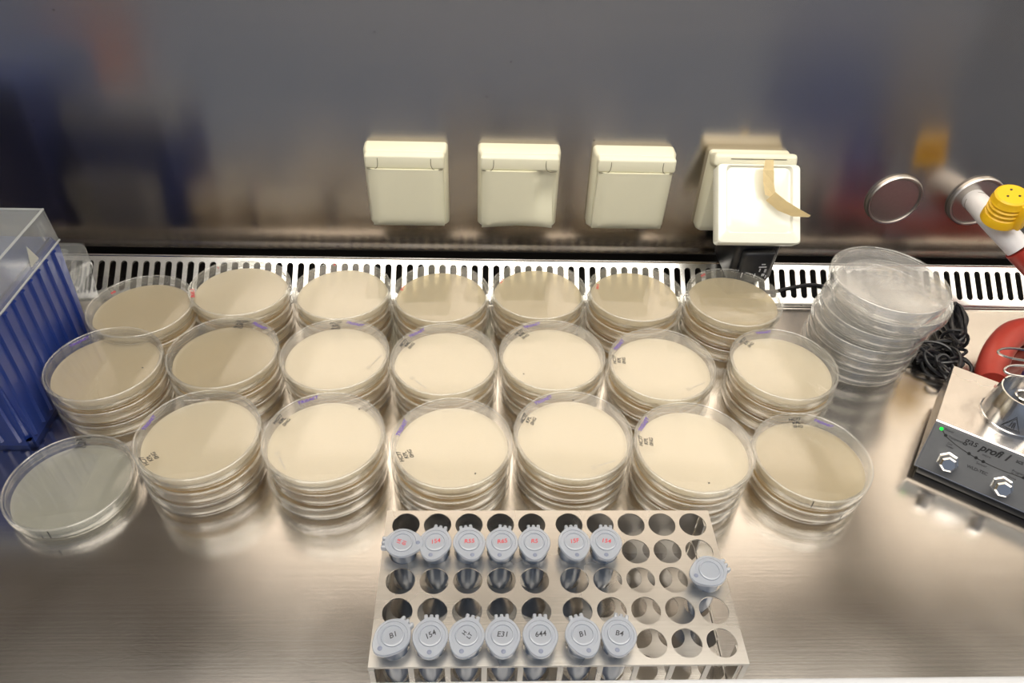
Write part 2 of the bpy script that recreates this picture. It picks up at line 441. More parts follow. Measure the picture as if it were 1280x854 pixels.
# ------------------------------------------------------------------ socket covers
KW = WY / .70
def K(x, y, z): return (x * KW, y * KW, z * KW + .4694 * (1 - KW))
def cover_shell(bm, w, h, d_top, d_bot, side, z0=0.0, frame=0.010):
    """bevelled housing, back on y=0, front towards -y; top deeper than bottom"""
    W = w / 2
    def ring(wx, zl, zh, dl, dh, r=0.004, n=4):
        pts = []
        for sx, sz, a0 in ((1, 1, 0), (-1, 1, PI / 2), (-1, -1, PI), (1, -1, 1.5 * PI)):
            for i in range(n + 1):
                a = a0 + PI / 2 * i / n
                x = sx * (wx - r) + r * math.cos(a); z = (zh - r if sz > 0 else zl + r) + r * math.sin(a)
                tz = (z - zl) / (zh - zl)
                pts.append((x, -(dl + (dh - dl) * tz), z))
        return [bm.verts.new(p) for p in pts]
    R = [ring(W, z0, z0 + h, 0, 0), ring(W, z0, z0 + h, d_bot * .55, d_top * .55), ring(W - .002, z0 + .001, z0 + h - .0005, d_bot * .85, d_top * .9, ), ring(W - side, z0 + .006, z0 + h - .003, d_bot, d_top)]
    for a, b in zip(R, R[1:]):
        n = len(a)
        for i in range(n): bm.faces.new((a[i], a[(i + 1) % n], b[(i + 1) % n], b[i]))
    bm.faces.new(R[-1]); bm.faces.new(R[0][::-1])
    bmesh.ops.recalc_face_normals(bm, faces=bm.faces[:])

def arc_seam(bm, cx, cz, r, a0, a1, y, th=0.0005, n=10, tail=None):
    pts = [Vector((cx + r * math.cos(a0 + (a1 - a0) * i / n), y, cz + r * math.sin(a0 + (a1 - a0) * i / n))) for i in range(n + 1)]
    if tail: pts = [Vector(tail[0])] + pts + [Vector(tail[1])]
    tube(bm, pts, th, 5)

def socket_cover(x, z0, label, dent=False):
    t = thing('socket_cover', label, 'socket cover', K(x, .70, z0), group=None); t.scale = (KW, KW, KW)
    w, h = 0.084, 0.090
    bm = bmesh.new(); cover_shell(bm, w, h, 0.0215, 0.0150, 0.0035)
    if dent:
        bmesh.ops.subdivide_edges(bm, edges=bm.edges[:], cuts=3, use_grid_fill=True)
    finish('housing', bm, M['cream'], t)
    # hinge band along the top
    bm = bmesh.new()
    box(bm, -.0395, .0395, -.0290, -.012, h - .0160, h - .0010, .0028, 3)
    finish('hinge_band', bm, M['cream'], t)
    # flap: raised panel with a broad bevel all round
    bm = bmesh.new()
    nx, nz = 14, 14
    V = {}
    zlo, zhi, hw = .004, h - .0155, w / 2 - .0045
    for i in range(nx + 1):
        for j in range(nz + 1):
            u = -1 + 2 * i / nx; v = j / nz
            xx = hw * u; zz = zlo + (zhi - zlo) * v
            ex = max(0, min(1, (1 - abs(u)) / .20)); ez = max(0, min(1, v / .10)); et = 1
            k = min(ex, ez)
            k = k * k * (3 - 2 * k) if k < 1 else 1
            y = -(0.0203 + .006 * v + .0045 * k)
            if v > .9: y -= .0
            if dent:
                dx, dz = (u - .78) / .28, (v - .62) / .36
                g = math.exp(-(dx * dx + dz * dz)); y += .0085 * g; xx -= .004 * g * (1 if u > .5 else 0)
                dx, dz = (u - .62) / .2, (v - .93) / .10
                y += .004 * math.exp(-(dx * dx + dz * dz))
                zz += .0016 * math.sin(u * 2.2 + 1.4) * (1 - v) 
            V[i, j] = bm.verts.new((xx, y, zz))
    for i in range(nx):
        for j in range(nz): bm.faces.new((V[i, j], V[i + 1, j], V[i + 1, j + 1], V[i, j + 1]))
    # close the rim back into the housing
    rim = [V[i, 0] for i in range(nx + 1)] + [V[nx, j] for j in range(1, nz + 1)] + [V[i, nz] for i in range(nx - 1, -1, -1)] + [V[0, j] for j in range(nz - 1, 0, -1)]
    bk = [bm.verts.new((v.co.x, -.008, v.co.z)) for v in rim]
    for i in range(len(rim)):
        j = (i + 1) % len(rim); bm.faces.new((rim[i], bk[i], bk[j], rim[j]))
    bm.faces.new(bk)
    bmesh.ops.recalc_face_normals(bm, faces=bm.faces[:])
    finish('flap', bm, M['cream'], t, angle=28)
    for s in (-1, 1):
        bm = bmesh.new()
        yy = -.0289
        pts = [Vector((s * .0262, yy, h - .004)), Vector((s * .0262, yy - .0004, h - .010)), Vector((s * .0275, yy, h - .0145)), Vector((s * .031, yy - .0002, h - .0160)), Vector((s * .0375, yy + .001, h - .0162))]
        tube(bm, spline(pts, 4), .00035, 5)
        finish('seam', bm, M['seam'], t)
    return t
socket_cover(-0.0785, 0.041, 'leftmost cream socket cover on the steel wall, flap closed and undamaged')
socket_cover(0.0360, 0.041, 'cream socket cover with a dented, melted right edge, second from the left', dent=True)
socket_cover(0.1535, 0.041, 'intact cream socket cover directly left of the one with masking tape')
# fourth: flap propped open by a plug
t = thing('socket_cover', 'cream socket cover propped open over a black plug, tape stuck on it', 'socket cover', K(0.2740, .70, 0.039)); t.scale = (KW, KW, KW)
bm = bmesh.new(); cover_shell(bm, .084, .090, 0.020, 0.016, 0.004); finish('housing', bm, M['cream'], t)
fl = bpy.data.objects.new('flap', None)
bm = bmesh.new()
# flap in its own frame: x across, z down from the hinge (0..-.088), -y outwards
hw = .042
def rr_ring(bm, hw, zl, zh, y, r=.004, n=5):
    out = []
    for sx, sz, a0 in ((1, 1, 0), (-1, 1, PI / 2), (-1, -1, PI), (1, -1, 1.5 * PI)):
        for i in range(n + 1):
            a = a0 + PI / 2 * i / n
            out.append(bm.verts.new((sx * (hw - r) + r * math.cos(a), y, (zh - r if sz > 0 else zl + r) + r * math.sin(a))))
    return out
LZ = .091
R = [rr_ring(bm, hw, -LZ, -.012, .014), rr_ring(bm, hw, -LZ, -.012, .001), rr_ring(bm, hw - .001, -LZ + .001, -.012, -.0005), rr_ring(bm, hw - .0085, -LZ + .010, -.0135, -.0015),
     rr_ring(bm, hw - .0100, -LZ + .0115, -.0150, .0012, .006), rr_ring(bm, hw - .0125, -LZ + .014, -.0185, .0006, .007)]
for a, b in zip(R, R[1:]):
    for i in range(len(a)): bm.faces.new((a[i], a[(i + 1) % len(a)], b[(i + 1) % len(a)], b[i]))
bm.faces.new(R[-1])
bmesh.ops.recalc_face_normals(bm, faces=bm.faces[:])
TILT = Euler((math.radians(-42), 0, 0))
flap = finish('flap', bm, M['cream2'], t, loc=(0.000, -.026, .100), rot=TILT)
bm = bmesh.new(); box(bm, -hw, hw, -.002, .020, -.0135, .0, .004, 3)
finish('hinge_band', bm, M['cream'], t, loc=(-.003, -.028, .100), rot=Euler((math.radians(-25), 0, 0)))
bm = bmesh.new(); tube(bm, [Vector((-.026, -.0026, -.0055)), Vector((.030, -.0026, -.0055))], .0004, 5)
finish('seam', bm, M['seam'], t, loc=(-.003, -.028, .100), rot=Euler((math.radians(-25), 0, 0)))

# masking tape strips on the flap
def ribbon(name, pts, wv, label, mat):
    bm = bmesh.new()
    A = []; 
    for (p, wd) in pts:
        p = Vector(K(*p)); A.append((bm.verts.new(p - wd), bm.verts.new(p + wd)))
    for a, b in zip(A, A[1:]): bm.faces.new((a[0], a[1], b[1], b[0]))
    r = bmesh.ops.solidify(bm, geom=bm.faces[:], thickness=.0004)
    o = finish(name, bm, mat, smooth=False)
    return tag(o, label, 'tape')
ribbon('tape_strip', [((.2800, .6590, .1390), Vector((.0040, 0, 0))), ((.2790, .6520, .1310), Vector((.0052, 0, 0))), ((.2800, .6460, .1210), Vector((.0055, 0, -.001))), ((.2825, .6380, .1100), Vector((.0058, 0, -.002)))], None,
       'upright strip of beige masking tape on the propped socket flap', M['tape'])
ribbon('tape_strip', [((.2820, .6370, .1110), Vector((.0030, -.001, .0050))), ((.2930, .6290, .1050), Vector((.0025, -.001, .0056))), ((.3060, .6230, .1010), Vector((.0020, -.001, .0045))), ((.3180, .6180, .1005), Vector((.0006, 0, .0010)))], None,
       'beige masking tape strip sticking out past the flap to the right, pointed end', M['tape'])

# black plug hanging out under the flap, with its white print
t = thing('power_plug', 'black power plug under the propped socket flap', 'plug', K(.2815, .655, .012)); t.scale = (KW,) * 3
bm = bmesh.new()
box(bm, -.024, .024, -.022, .030, 0, .052, .005, 3)
box(bm, -.017, .017, -.030, -.018, .004, .044, .004, 3)
finish('body', bm, M['black'], t, loc=(0, 0, 0), rot=(math.radians(4), 0, math.radians(4)))
bm = bmesh.new(); tube(bm, spline([(-.0095, -.015, .008), (-.0115, -.023, .002), (-.0095, -.027, -.0035)], 5), lambda k: .0052 - .003 * k, 10); finish('strain_relief', bm, M['black'], t)
bm = bmesh.new(); random.seed(3)
for (x, z, w, h) in ((.006, .026, .008, .0013), (.004, .022, .0013, .004), (.010, .021, .002, .004), (.0, .015, .0012, .005), (.009, .0155, .003, .003), (.0125, .013, .0012, .004), (-.014, .016, .0014, .006), (.006, .0295, .004, .001)):
    box(bm, x - w / 2, x + w / 2, -.0304, -.0298, z - h / 2, z + h / 2)
finish('print', bm, pbr('grey_print', (.45, .45, .47), .5), t, loc=(0, 0, 0), rot=(math.radians(4), 0, math.radians(4)), smooth=False)

# ------------------------------------------------------------------ wall discs, tap, hose
def disc(x, z, label):
    bm = bmesh.new()
    lathe(bm, [(0, .0030), (.0245, .0030), (.0252, .0022), (.0258, .0022), (.0266, .0052), (.0280, .0055), (.0292, .0040), (.0294, 0.0)], 64, Matrix.Rotation(PI / 2, 4, 'X'))
    m = M['chrome']
    o = finish('wall_blanking_disc', bm, M['discsteel'], None, loc=K(x, .6997, z)); o.scale = (KW,) * 3; return tag(o, label, 'disc')
M['discsteel'] = pbr('turned_disc_steel', (.50, .47, .44), .34, 1.0, noise=.08, nscale=300)
disc(.4455, .0750, 'round steel blanking disc on the wall left of the gas tap')
t = thing('gas_tap', 'gas tap with steel rosette, white elbow and yellow knob on right wall', 'gas tap', K(.5365, .70, .0750)); t.scale = (KW,) * 3
bm = bmesh.new(); lathe(bm, [(0, .0030), (.0245, .0030), (.0252, .0022), (.0258, .0022), (.0266, .0052), (.0280, .0055), (.0292, .0040), (.0294, 0.0)], 64, Matrix.Rotation(PI / 2, 4, 'X'))
finish('rosette', bm, M['discsteel'], t, loc=(0, -.0003, 0))
EL = [(.5330, .699, .0770), (.5250, .672, .0830), (.5215, .648, .0845), (.5270, .627, .0800), (.5400, .614, .0700)]
EL = [Vector(p) - Vector((.5365, .70, .0750)) for p in EL]
bm = bmesh.new(); tube(bm, spline(EL, 8), .0118, 24); finish('elbow', bm, M['white'], t)
bm = bmesh.new(); tube(bm, [EL[1] * .55 + EL[0] * .45, EL[1] * .6 + EL[0] * .4], .0121, 24); finish('joint_ring', bm, M['seam'], t)
kn = thing('x', None, None); kn.name = 'knob_frame'; bpy.data.objects.remove(kn)
bm = bmesh.new()
prof = [(0, .033), (.0135, .033), (.0152, .0315), (.0160, .026)]
for q in range(3): prof += [(.0166, .0245 - q * .0052), (.0150, .0235 - q * .0052), (.0150, .0215 - q * .0052), (.0166, .0205 - q * .0052)]
prof += [(.0175, .007), (.0178, .001), (.0165, 0), (0, 0)]
lathe(bm, prof, 40)
box(bm, .012, .0225, -.0045, .0045, .002, .030, .002, 2)
finish('knob', bm, M['yellow'], t, loc=Vector((.5145, .6260, .0960)) - Vector((.5365, .70, .0750)), rot=(math.radians(14), math.radians(6), math.radians(-62)))
bm = bmesh.new()
for a in range(3): lathe(bm, [(0, .0005), (.0012, .0005), (.0012, 0)], 10, Matrix.Translation((.006 * math.cos(a * 2.1 + .4), .006 * math.sin(a * 2.1 + .4), .033)))
finish('mark', bm, M['ink'], t, loc=Vector((.5145, .6260, .0960)) - Vector((.5365, .70, .0750)), rot=(math.radians(14), math.radians(6), math.radians(-62)))

bm = bmesh.new()
HP = [K(.5405, .6138, .0698), K(.556, .604, .058), K(.580, .594, .040), K(.606, .588, .026), (.618, .577, .016), (.604, .567, .0145), (.575, .5560, .0150), (.545, .5480, .0175), (.514, .5350, .0220), (.487, .511, .0220), (.470, .488, .0175), (.4600, .4690, .0180)]
tube(bm, spline(HP, 8), .0132, 24)
tag(finish('gas_hose', bm, M['red']), 'thick red rubber hose looping from the gas tap to the burner', 'hose')

# ------------------------------------------------------------------ petri dishes
R0 = .046; HD = .0157
def dish_meshes(s=1.0, hs=1.0):
    out = {}
    bm = bmesh.new()   # base, open cup
    r = .0435
    lathe(bm, [(0, .0004), (r - .0015, .0004), (r - .0010, 0), (r - .0003, .0003), (r, .0012), (r, .0138), (r - .0004, .0142), (r - .0008, .0138), (r - .0009, .0020), (r - .0014, .0013), (0, .0012)], 72, edge=(1, 2, 3, 5, 6))
    out['base'] = bm
    bm = bmesh.new()   # lid with skirt and stacking ring
    r = R0
    lathe(bm, [(0, .0148), (r - .0018, .0148), (r - .0015, .0153), (r - .0011, .0157), (r - .0006, .0157), (r, .0151), (r, .0070), (r - .0004, .0064), (r - .0009, .0070), (r - .0010, .0138), (r - .0018, .0141), (0, .0141)], 72, edge=(1, 2, 3, 4, 6, 7))
    out['lid'] = bm
    bm = bmesh.new()
    r = .0424
    lathe(bm, [(0, .0015), (r - .0005, .0015), (r, .0018), (r, .0062), (r - .0012, .0056), (r - .003, .0053), (0, .0053)], 72)
    out['agar'] = bm
    for k in out:
        bmesh.ops.scale(out[k], vec=(s, s, hs), verts=out[k].verts[:])
    return out
def mesh_of(name, bm, mat, edge=None):
    bm.normal_update(); me = bpy.data.meshes.new(name); bm.to_mesh(me); bm.free(); me.materials.append(mat)
    if edge: me.materials.append(edge)
    me.polygons.foreach_set('use_smooth', [True] * len(me.polygons))
    me.set_sharp_from_angle(angle=math.radians(50)); return me
dm = dish_meshes()
ME = {k: mesh_of('dish_' + k, dm[k], M['clear'] if k != 'agar' else M['agar'], None if k == 'agar' else M['edge']) for k in dm}
def variant(me, mat):
    m = me.copy(); m.materials.clear(); m.materials.append(mat); return m
_lo = ME['agar'].copy(); _lo.transform(Matrix.Diagonal((1, 1, 1.55, 1)) @ Matrix.Translation((0, 0, -.0006))); _lo.materials.clear(); _lo.materials.append(M['agar_low']); ME['agar_low'] = _lo
ME['agar_dark'] = variant(ME['agar'], M['agar_dark']); ME['agar_pale'] = variant(ME['agar'], M['agar_pale'])
dmE = dish_meshes(1.085, 1.08)
MEE = {k: mesh_of('wide_dish_' + k, dmE[k], M['clear_stack'] if k != 'agar' else M['agar_clear'], None if k == 'agar' else M['edge']) for k in dmE}

def child(name, me, parent, loc=(0, 0, 0), rot=(0, 0, 0)):
    o = bpy.data.objects.new(name, me); COL.objects.link(o); o.parent = parent; o.location = loc; o.rotation_euler = rot; return o

def rim_text(lid, txt, ang, r, mat, size, nm='pen_writing', zt=.01492, flip=False, bold=.00008, shear=.25):
    a = math.radians(ang)
    rz = a - PI / 2 + (PI if flip else 0)
    o = text_mesh(nm, txt, size, mat, lid, (r * math.cos(a), r * math.sin(a), zt), (0, 0, rz), shear=shear, bold=bold)
    return o

def mould_mark(lid, ang, r=.0355, z=.01483):
    """faint moulded maker's mark: small square ring and a row of tiny ticks"""
    bm = bmesh.new(); a = math.radians(ang)
    q = .0017
    for s in ((-q, q, -q, -q + .0003), (-q, q, q - .0003, q), (-q, -q + .0003, -q, q), (q - .0003, q, -q, q), (-.0006, .0006, -.0006, .0006)):
        box(bm, s[0], s[1], s[2], s[3], 0, .0001)
    for i in range(12):
        w = .0004 + .0003 * ((i * 7) % 3)
        box(bm, -.0035 - i * .0012 - w, -.0035 - i * .0012, -.0007, .0007 - .0003 * (i % 2), 0, .0001)
    o = finish('moulded_mark', bm, M['emboss'], lid, smooth=False, loc=(r * math.cos(a), r * math.sin(a), z), rot=(0, 0, a - PI / 2)); return o

ORD = ['first', 'second', 'third', 'fourth', 'fifth', 'sixth', 'seventh']
ROWN = {'A': 'back row', 'B': 'middle row', 'C': 'front row'}
STK = {
 'A1': (-.3089, .5362, 3, 'd'), 'A2': (-.2272, .5638, 3, 'a'), 'A3': (-.1322, .5638, 3, 'a'), 'A4': (-.0392, .5609, 3, 'd'), 'A5': (.0532, .5670, 3, 'd'), 'A6': (.1463, .5650, 3, 'd'), 'A7': (.2411, .5590, 3, 'd'),
 'B1': (-.3120, .4593, 3, 'd'), 'B2': (-.2191, .4743, 3, 'd'), 'B3': (-.1250, .4733, 3, 'a'), 'B4': (-.0321, .4684, 3, 'a'), 'B5': (.0603, .4745, 3, 'a'), 'B6': (.1539, .4635, 3, 'a'), 'B7': (.2601, .4648, 3, 'a'),
 'C1': (-.3102, .3620, 1, 'p'), 'C2': (-.2130, .3819, 3, 'a'), 'C3': (-.1190, .3799, 3, 'a'), 'C4': (-.0221, .3747, 3, 'a'), 'C5': (.0705, .3828, 3, 'a'), 'C6': (.1620, .3709, 3, 'a'), 'C7': (.2593, .3747, 2, 'd')}
# (text, angle, radius, colour, size)
P_, K_, R_ = 'ink_purple', 'ink', 'ink_red'
def blk(ang, r, lines=('HC77', 'KPL', '0HG')):
    return [(l, ang, r - i * .0040, K_, .0042) for i, l in enumerate(lines)]
MARK = {
 'A1': [('RB', 150, .036, R_, .004)], 'A2': [('IRAS 3', 200, .0415, R_, .005), ('I', 135, .040, R_, .005)], 'A3': [('R', 109, .041, R_, .0035)],
 'A4': [('III 63', 172, .037, R_, .0040)], 'A5': [('K4 4', 160, .037, R_, .0040)], 'A6': [('R4 4', 169, .036, R_, .0040)], 'A7': [('AST', 124, .041, R_, .0038)],
 'B1': [('TRISAET', 140, .0395, P_, .0046)], 'B2': [('TRISAET', 57, .0408, P_, .0045)] + blk(82, .0400), 'B3': [('TRISAET', 74, .0405, P_, .0045)] + blk(98, .0405),
 'B4': [('TRISAET', 129, .0408, P_, .0045)] + blk(153, .0405), 'B5': [('TRISAET', 113, .0410, P_, .0045)] + blk(135, .0395), 'B6': [('TRISAET', 146, .0410, P_, .0045)] + blk(175, .0405),
 'B7': [('TRISAET', 99, .0412, P_, .0040)] + blk(134, .0405), 'C1': blk(99, .0412), 'C2': [('TRISAET', 166, .0408, P_, .0042)] + blk(-137, .0408),
 'C3': [('TRISAET', 117, .0412, P_, .0045)] + blk(157, .0410), 'C4': [('TRISAET', 162, .0408, P_, .0046)] + blk(-157, .0405), 'C5': [('TRISAET', 121, .0412, P_, .0045)] + blk(158, .0405),
 'C6': [('TRISAET', 149, .0412, P_, .0045)] + blk(174, .0405), 'C7': [('TRISAET', 59, .0400, P_, .0042)] + blk(93, .0385)}
MOULD = {'B3': -30, 'B4': -135, 'B6': -62, 'C3': -150, 'C5': -70, 'C6': 95, 'C2': 95}
INKN = {'A': 'red pen mark', 'B': 'purple and black writing', 'C': 'purple and black writing'}
SPECIAL = {'A1': 'red scrawl at left', 'A2': 'tilted lid with long red scrawl', 'A3': 'small red tick at the back', 'A4': 'red scrawl, square reflection', 'A5': 'red scrawl, curved glint', 'A6': 'red scrawl at its left rim',
           'A7': 'dull lid nearest the black plug', 'B1': 'next to the blue box', 'B2': 'dull lid, writing at its back', 'B3': 'bright lid, writing at its back', 'B4': 'bright lid, writing at back left', 'B5': 'bright lid behind the tube rack', 'B6': 'bright lid, purple writing at left', 'B7': 'half bright lid beside clear stack',
           'C1': '', 'C2': 'writing along its left rim', 'C3': 'dark dot at its back right', 'C4': 'writing low on its left rim', 'C5': 'directly behind the tube rack middle', 'C6': 'behind the rack right end', 'C7': 'black ticks on the rim'}
random.seed(11)
for key, (x, y, n, kind) in STK.items():
    row, i = key[0], int(key[1]) - 1
    place = '%s stack %s from the left' % (ROWN[row], ORD[i])
    for lv in range(n):
        top = lv == n - 1
        if n == 1: lab = 'single dish of pale clear agar at the front left corner, black writing'
        elif top: lab = 'top agar dish, %s, %s' % (place, SPECIAL[key])
        elif lv == 0: lab = 'bottom agar dish of the %s' % place
        else: lab = 'middle agar dish of the %s' % place
        jx, jy = (0, 0) if top else (random.uniform(-.0011, .0011), random.uniform(-.0011, .0011))
        t = thing('petri_dish', lab, 'petri dish', (x + jx, y + jy, lv * HD + .0001), (0, 0, 0), 'agar dishes in the ' + ROWN[row])
        if key == 'A2' and top:
            t.rotation_euler = (math.radians(-1.2), math.radians(2.0), 0); t.location.z += .0018
        child('base', ME['base'], t); 
        child('agar', ME[{'a': 'agar', 'd': 'agar_dark', 'p': 'agar_pale'}[kind] if top else 'agar_low'], t)
        lid = child('lid', ME['lid'], t)
        if top:
            for (txt, ang, r, col, size) in MARK[key]:
                rim_text(lid, txt, ang, r, M[col], size)
            if key in MOULD: mould_mark(lid, MOULD[key])
            if key in ('C3', 'C5', 'B5', 'C4', 'C6', 'B1'):
                a = {'C3': 50, 'C5': 85, 'B5': -135, 'C4': -60, 'C6': -85, 'B1': -10}[key]; rr = {'B1': .034}.get(key, .036)
                bm = bmesh.new(); lathe(bm, [(0, .0001), (.0007, .0001), (.0007, 0)], 12)
                finish('pen_dot', bm, M['ink'], lid, loc=(rr * math.cos(math.radians(a)), rr * math.sin(math.radians(a)), .01483))
        if key in ('C7', 'C1'):
            for a, z0_, z1_ in (((-107, .0072, .0150),) if (top and key == 'C7') else ((-72, .0076, .0132),) if key == 'C7' else ((-85, .0072, .0152), (-92, .0072, .0100))):
                bm = bmesh.new(); A = math.radians(a); rr = R0 + .0001
                box(bm, -.0003, .0003, -.0001, .0001, z0_, z1_)
                finish('pen_tick', bm, M['ink'], lid, smooth=False, loc=(rr * math.cos(A), rr * math.sin(A), 0), rot=(0, 0, A + PI / 2))

# tall leaning stack of wide clear dishes
HE = .0157 * 1.08
base = Vector((.3590, .5300)); topc = Vector((.3560, .5165))
offs = [(0, 0), (.001, 0), (-.001, -.001), (.002, .000), (.0085, .000), (-.0035, -.004)]
names = ['bottom', 'second lowest', 'third lowest', 'third highest', 'second highest, shifted right,', 'top']
for lv in range(6):
    k = lv / 5
    p = base.lerp(topc, k)
    t = thing('clear_dish', '%s wide clear dish of the leaning stack by the cable bundle' % names[lv], 'petri dish', (p.x + offs[lv][0], p.y + offs[lv][1], lv * HE + .0001 + (.0018 if lv == 5 else 0)), (0, 0, 0), 'clear dishes stacked at the right')
    if lv == 5: t.rotation_euler = (0, math.radians(1.8), 0)
    child('base', MEE['base'], t); child('lid', MEE['lid'], t)
    if lv < 5: child('agar', MEE['agar'], t)

# ------------------------------------------------------------------ tube rack
RX0, RX1, RY0, RY1, RZ = -.0637, .1575, .2000, .3083, .0500
colx = [-.0500 + .02113 * i for i in range(5)]; colx += [colx[4] + .0253 + .02113 * i for i in range(5)]
rowy = [.2968 - .02095 * j for j in range(5)]
HR = .0092
def holed_plate(bm, x0, x1, y0, y1, z, th, xs, ys, r, n=24):
    """grid of square cells, each with a round hole, plus plain margins"""
    xb = [x0] + [(a + b) / 2 for a, b in zip(xs, xs[1:])] + [x1]
    yo = sorted(ys); yb = [y0] + [(a + b) / 2 for a, b in zip(yo, yo[1:])] + [y1]
    for i, cx in enumerate(xs):
        for j, cyy in enumerate(yo):
            xa, xc, ya_, yc = xb[i], xb[i + 1], yb[j], yb[j + 1]
            outer = []; q = n // 4
            # corners aligned at 45 degree steps
            cs = [(xc, ya_), (xc, yc), (xa, yc), (xa, ya_)]
            for c in range(4):
                A, B = Vector((*cs[c], 0)), Vector((*cs[(c + 1) % 4], 0))
                for s in range(q): outer.append(A.lerp(B, s / q))
            hole = [(cx + r * math.cos(-PI / 4 + 2 * PI * k / n), cyy + r * math.sin(-PI / 4 + 2 * PI * k / n)) for k in range(n)]
            for zz, fl in ((z, False), (z - th, True)):
                ov = [bm.verts.new((p.x, p.y, zz)) for p in outer]; hv = [bm.verts.new((p[0], p[1], zz)) for p in hole]
                for k in range(n):
                    l = (k + 1) % n
                    f = (ov[k], ov[l], hv[l], hv[k])
                    bm.faces.new(f[::-1] if fl else f)
                if not fl: htop = hv
                else:
                    for k in range(n):
                        l = (k + 1) % n; bm.faces.new((htop[k], htop[l], hv[l], hv[k]))
    bmesh.ops.remove_doubles(bm, verts=bm.verts[:], dist=2e-6)
    c = [[bm.verts.new((x, y, zz)) for x, y in ((x0, y0), (x1, y0), (x1, y1), (x0, y1))] for zz in (z, z - th)]
    for k in range(4): bm.faces.new((c[0][k], c[1][k], c[1][(k + 1) % 4], c[0][(k + 1) % 4]))
t = thing('tube_rack', 'stainless steel tube rack with ten columns and five rows of round holes', 'rack', ((RX0 + RX1) / 2, (RY0 + RY1) / 2, 0))
rc = Vector((-(RX0 + RX1) / 2, -(RY0 + RY1) / 2, 0))
def rk(name, bm, mat=M['steel'], **k): return finish(name, bm, mat, t, loc=rc, **k)
bm = bmesh.new(); holed_plate(bm, RX0, RX1, RY0, RY1, RZ, .0010, colx, rowy, HR); rk('top_plate', bm, angle=30)
bm = bmesh.new(); holed_plate(bm, RX0 + .003, RX1 - .006, RY0 + .002, RY1 - .002, .0190, .0008, colx, rowy, HR - .0006); rk('lower_plate', bm, angle=30)
bm = bmesh.new()
for k in range(11):
    xb = [RX0 + .0015] + [(a + b) / 2 for a, b in zip(colx, colx[1:])] + [RX1 - .0015]
    x = xb[k]
    box(bm, x - .0016, x + .0016, RY0 + .0002, RY0 + .0012, .0005, RZ - .0010)
box(bm, RX0, RX1, RY0 + .0002, RY0 + .0012, 0, .006)
box(bm, RX0, RX1, RY0 + .0001, RY0 + .0012, RZ - .0022, RZ - .0008)
rk('front_frame', bm, smooth=False)
bm = bmesh.new(); box(bm, RX0 + .0005, RX1 - .006, RY1 - .0014, RY1 - .0004, 0, RZ - .0010); rk('back_panel', bm, smooth=False)
bm = bmesh.new(); box(bm, RX0 + .0003, RX0 + .0013, RY0 + .0015, RY1 - .0015, 0, RZ - .0010); rk('end_panel', bm, smooth=False)
bm = bmesh.new(); box(bm, RX1 - .0052, RX1 - .0042, RY0 + .0015, RY1 - .0015, 0, .019); box(bm, RX1 - .0052, RX1 - .0042, RY0 + .0015, RY0 + .012, 0.018, RZ - .001); box(bm, RX1 - .0052, RX1 - .0042, RY1 - .012, RY1 - .0015, 0.018, RZ - .001); rk('end_panel', bm, smooth=False)

# five-millilitre snap cap tubes
def tube_mesh():
    bm = bmesh.new()
    r = .0081
    lathe(bm, [(0, -.0455), (.0022, -.0450), (.0038, -.0425), (.0072, -.027), (r - .0002, -.022), (r, .0085), (.0093, .0088), (.0094, .0102), (r + .0003, .0104), (r - .001, .0104), (r - .001, -.022), (.0060, -.028), (.003, -.0425), (0, -.0440)], 32)
    return bm
def cap_mesh():
    bm = bmesh.new()
    n = 48
    def outline(s=1.0, dz=0.0):
        pts = []
        for k in range(n):
            a = 2 * PI * k / n
            r = .0104
            c = math.cos(a + PI / 2)     # +1 towards front tab (-y)
            r += .0032 * max(0, c) ** 5 + .0012 * max(0, -c) ** 8
            pts.append(bm.verts.new((r * s * math.cos(a), r * s * math.sin(a), dz)))
        return pts
    R = [outline(.97, .0106), outline(1, .0110), outline(1, .0124), outline(.97, .0130)]
    for a, b in zip(R, R[1:]):
        for k in range(n): bm.faces.new((a[k], a[(k + 1) % n], b[(k + 1) % n], b[k]))
    bm.faces.new(R[0][::-1])
    # raised and sunk rings on top
    prev = R[-1]
    for r, z in ((.0088, .0130), (.0086, .0124), (.0068, .0124), (.0066, .0134), (.0060, .0136), (.0057, .0128), (.0046, .0128)):
        ring = [bm.verts.new((r * math.cos(2 * PI * k / n), r * math.sin(2 * PI * k / n), z)) for k in range(n)]
        for k in range(n): bm.faces.new((prev[k], prev[(k + 1) % n], ring[(k + 1) % n], ring[k]))
        prev = ring
    bm.faces.new(prev)
    bmesh.ops.recalc_face_normals(bm, faces=bm.faces[:])
    return bm
def hinge_mesh():
    bm = bmesh.new()
    for x in (-.0032, 0, .0032): box(bm, x - .0011, x + .0011, .0098, .0132, .0085, .0128, .0005, 1)
    return bm
def dimple_mesh():
    bm = bmesh.new(); lathe(bm, [(0, .0001), (.0013, .0001), (.0014, 0)], 12, Matrix.Translation((0, -.0100, .0131))); return bm
TM = mesh_of('tube_body', tube_mesh(), M['tube']); CM = mesh_of('tube_cap', cap_mesh(), M['cap']); HM = mesh_of('tube_hinge', hinge_mesh(), M['cap'])
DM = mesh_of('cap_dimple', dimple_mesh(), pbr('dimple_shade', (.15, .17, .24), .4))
def snap_tube(x, y, rz, txt, ink, label, group, tsz=.0042, trot=0.0, tilt=(0, 0)):
    t = thing('snap_cap_tube', label, 'tube', (x, y, RZ - .0004), (math.radians(tilt[0]), math.radians(tilt[1]), math.radians(rz)), group)
    child('body', TM, t); cp = child('cap', CM, t); child('hinge', HM, cp); child('dimple', DM, cp)
    if txt:
        text_mesh('pen_writing', txt, tsz, M[ink], cp, (0, 0.0003, .01290), (0, 0, math.radians(trot - rz)), shear=.15, bold=.00005)
    return t
g1, g2 = 'capped tubes in the second rack row', 'capped tubes in the fifth rack row'
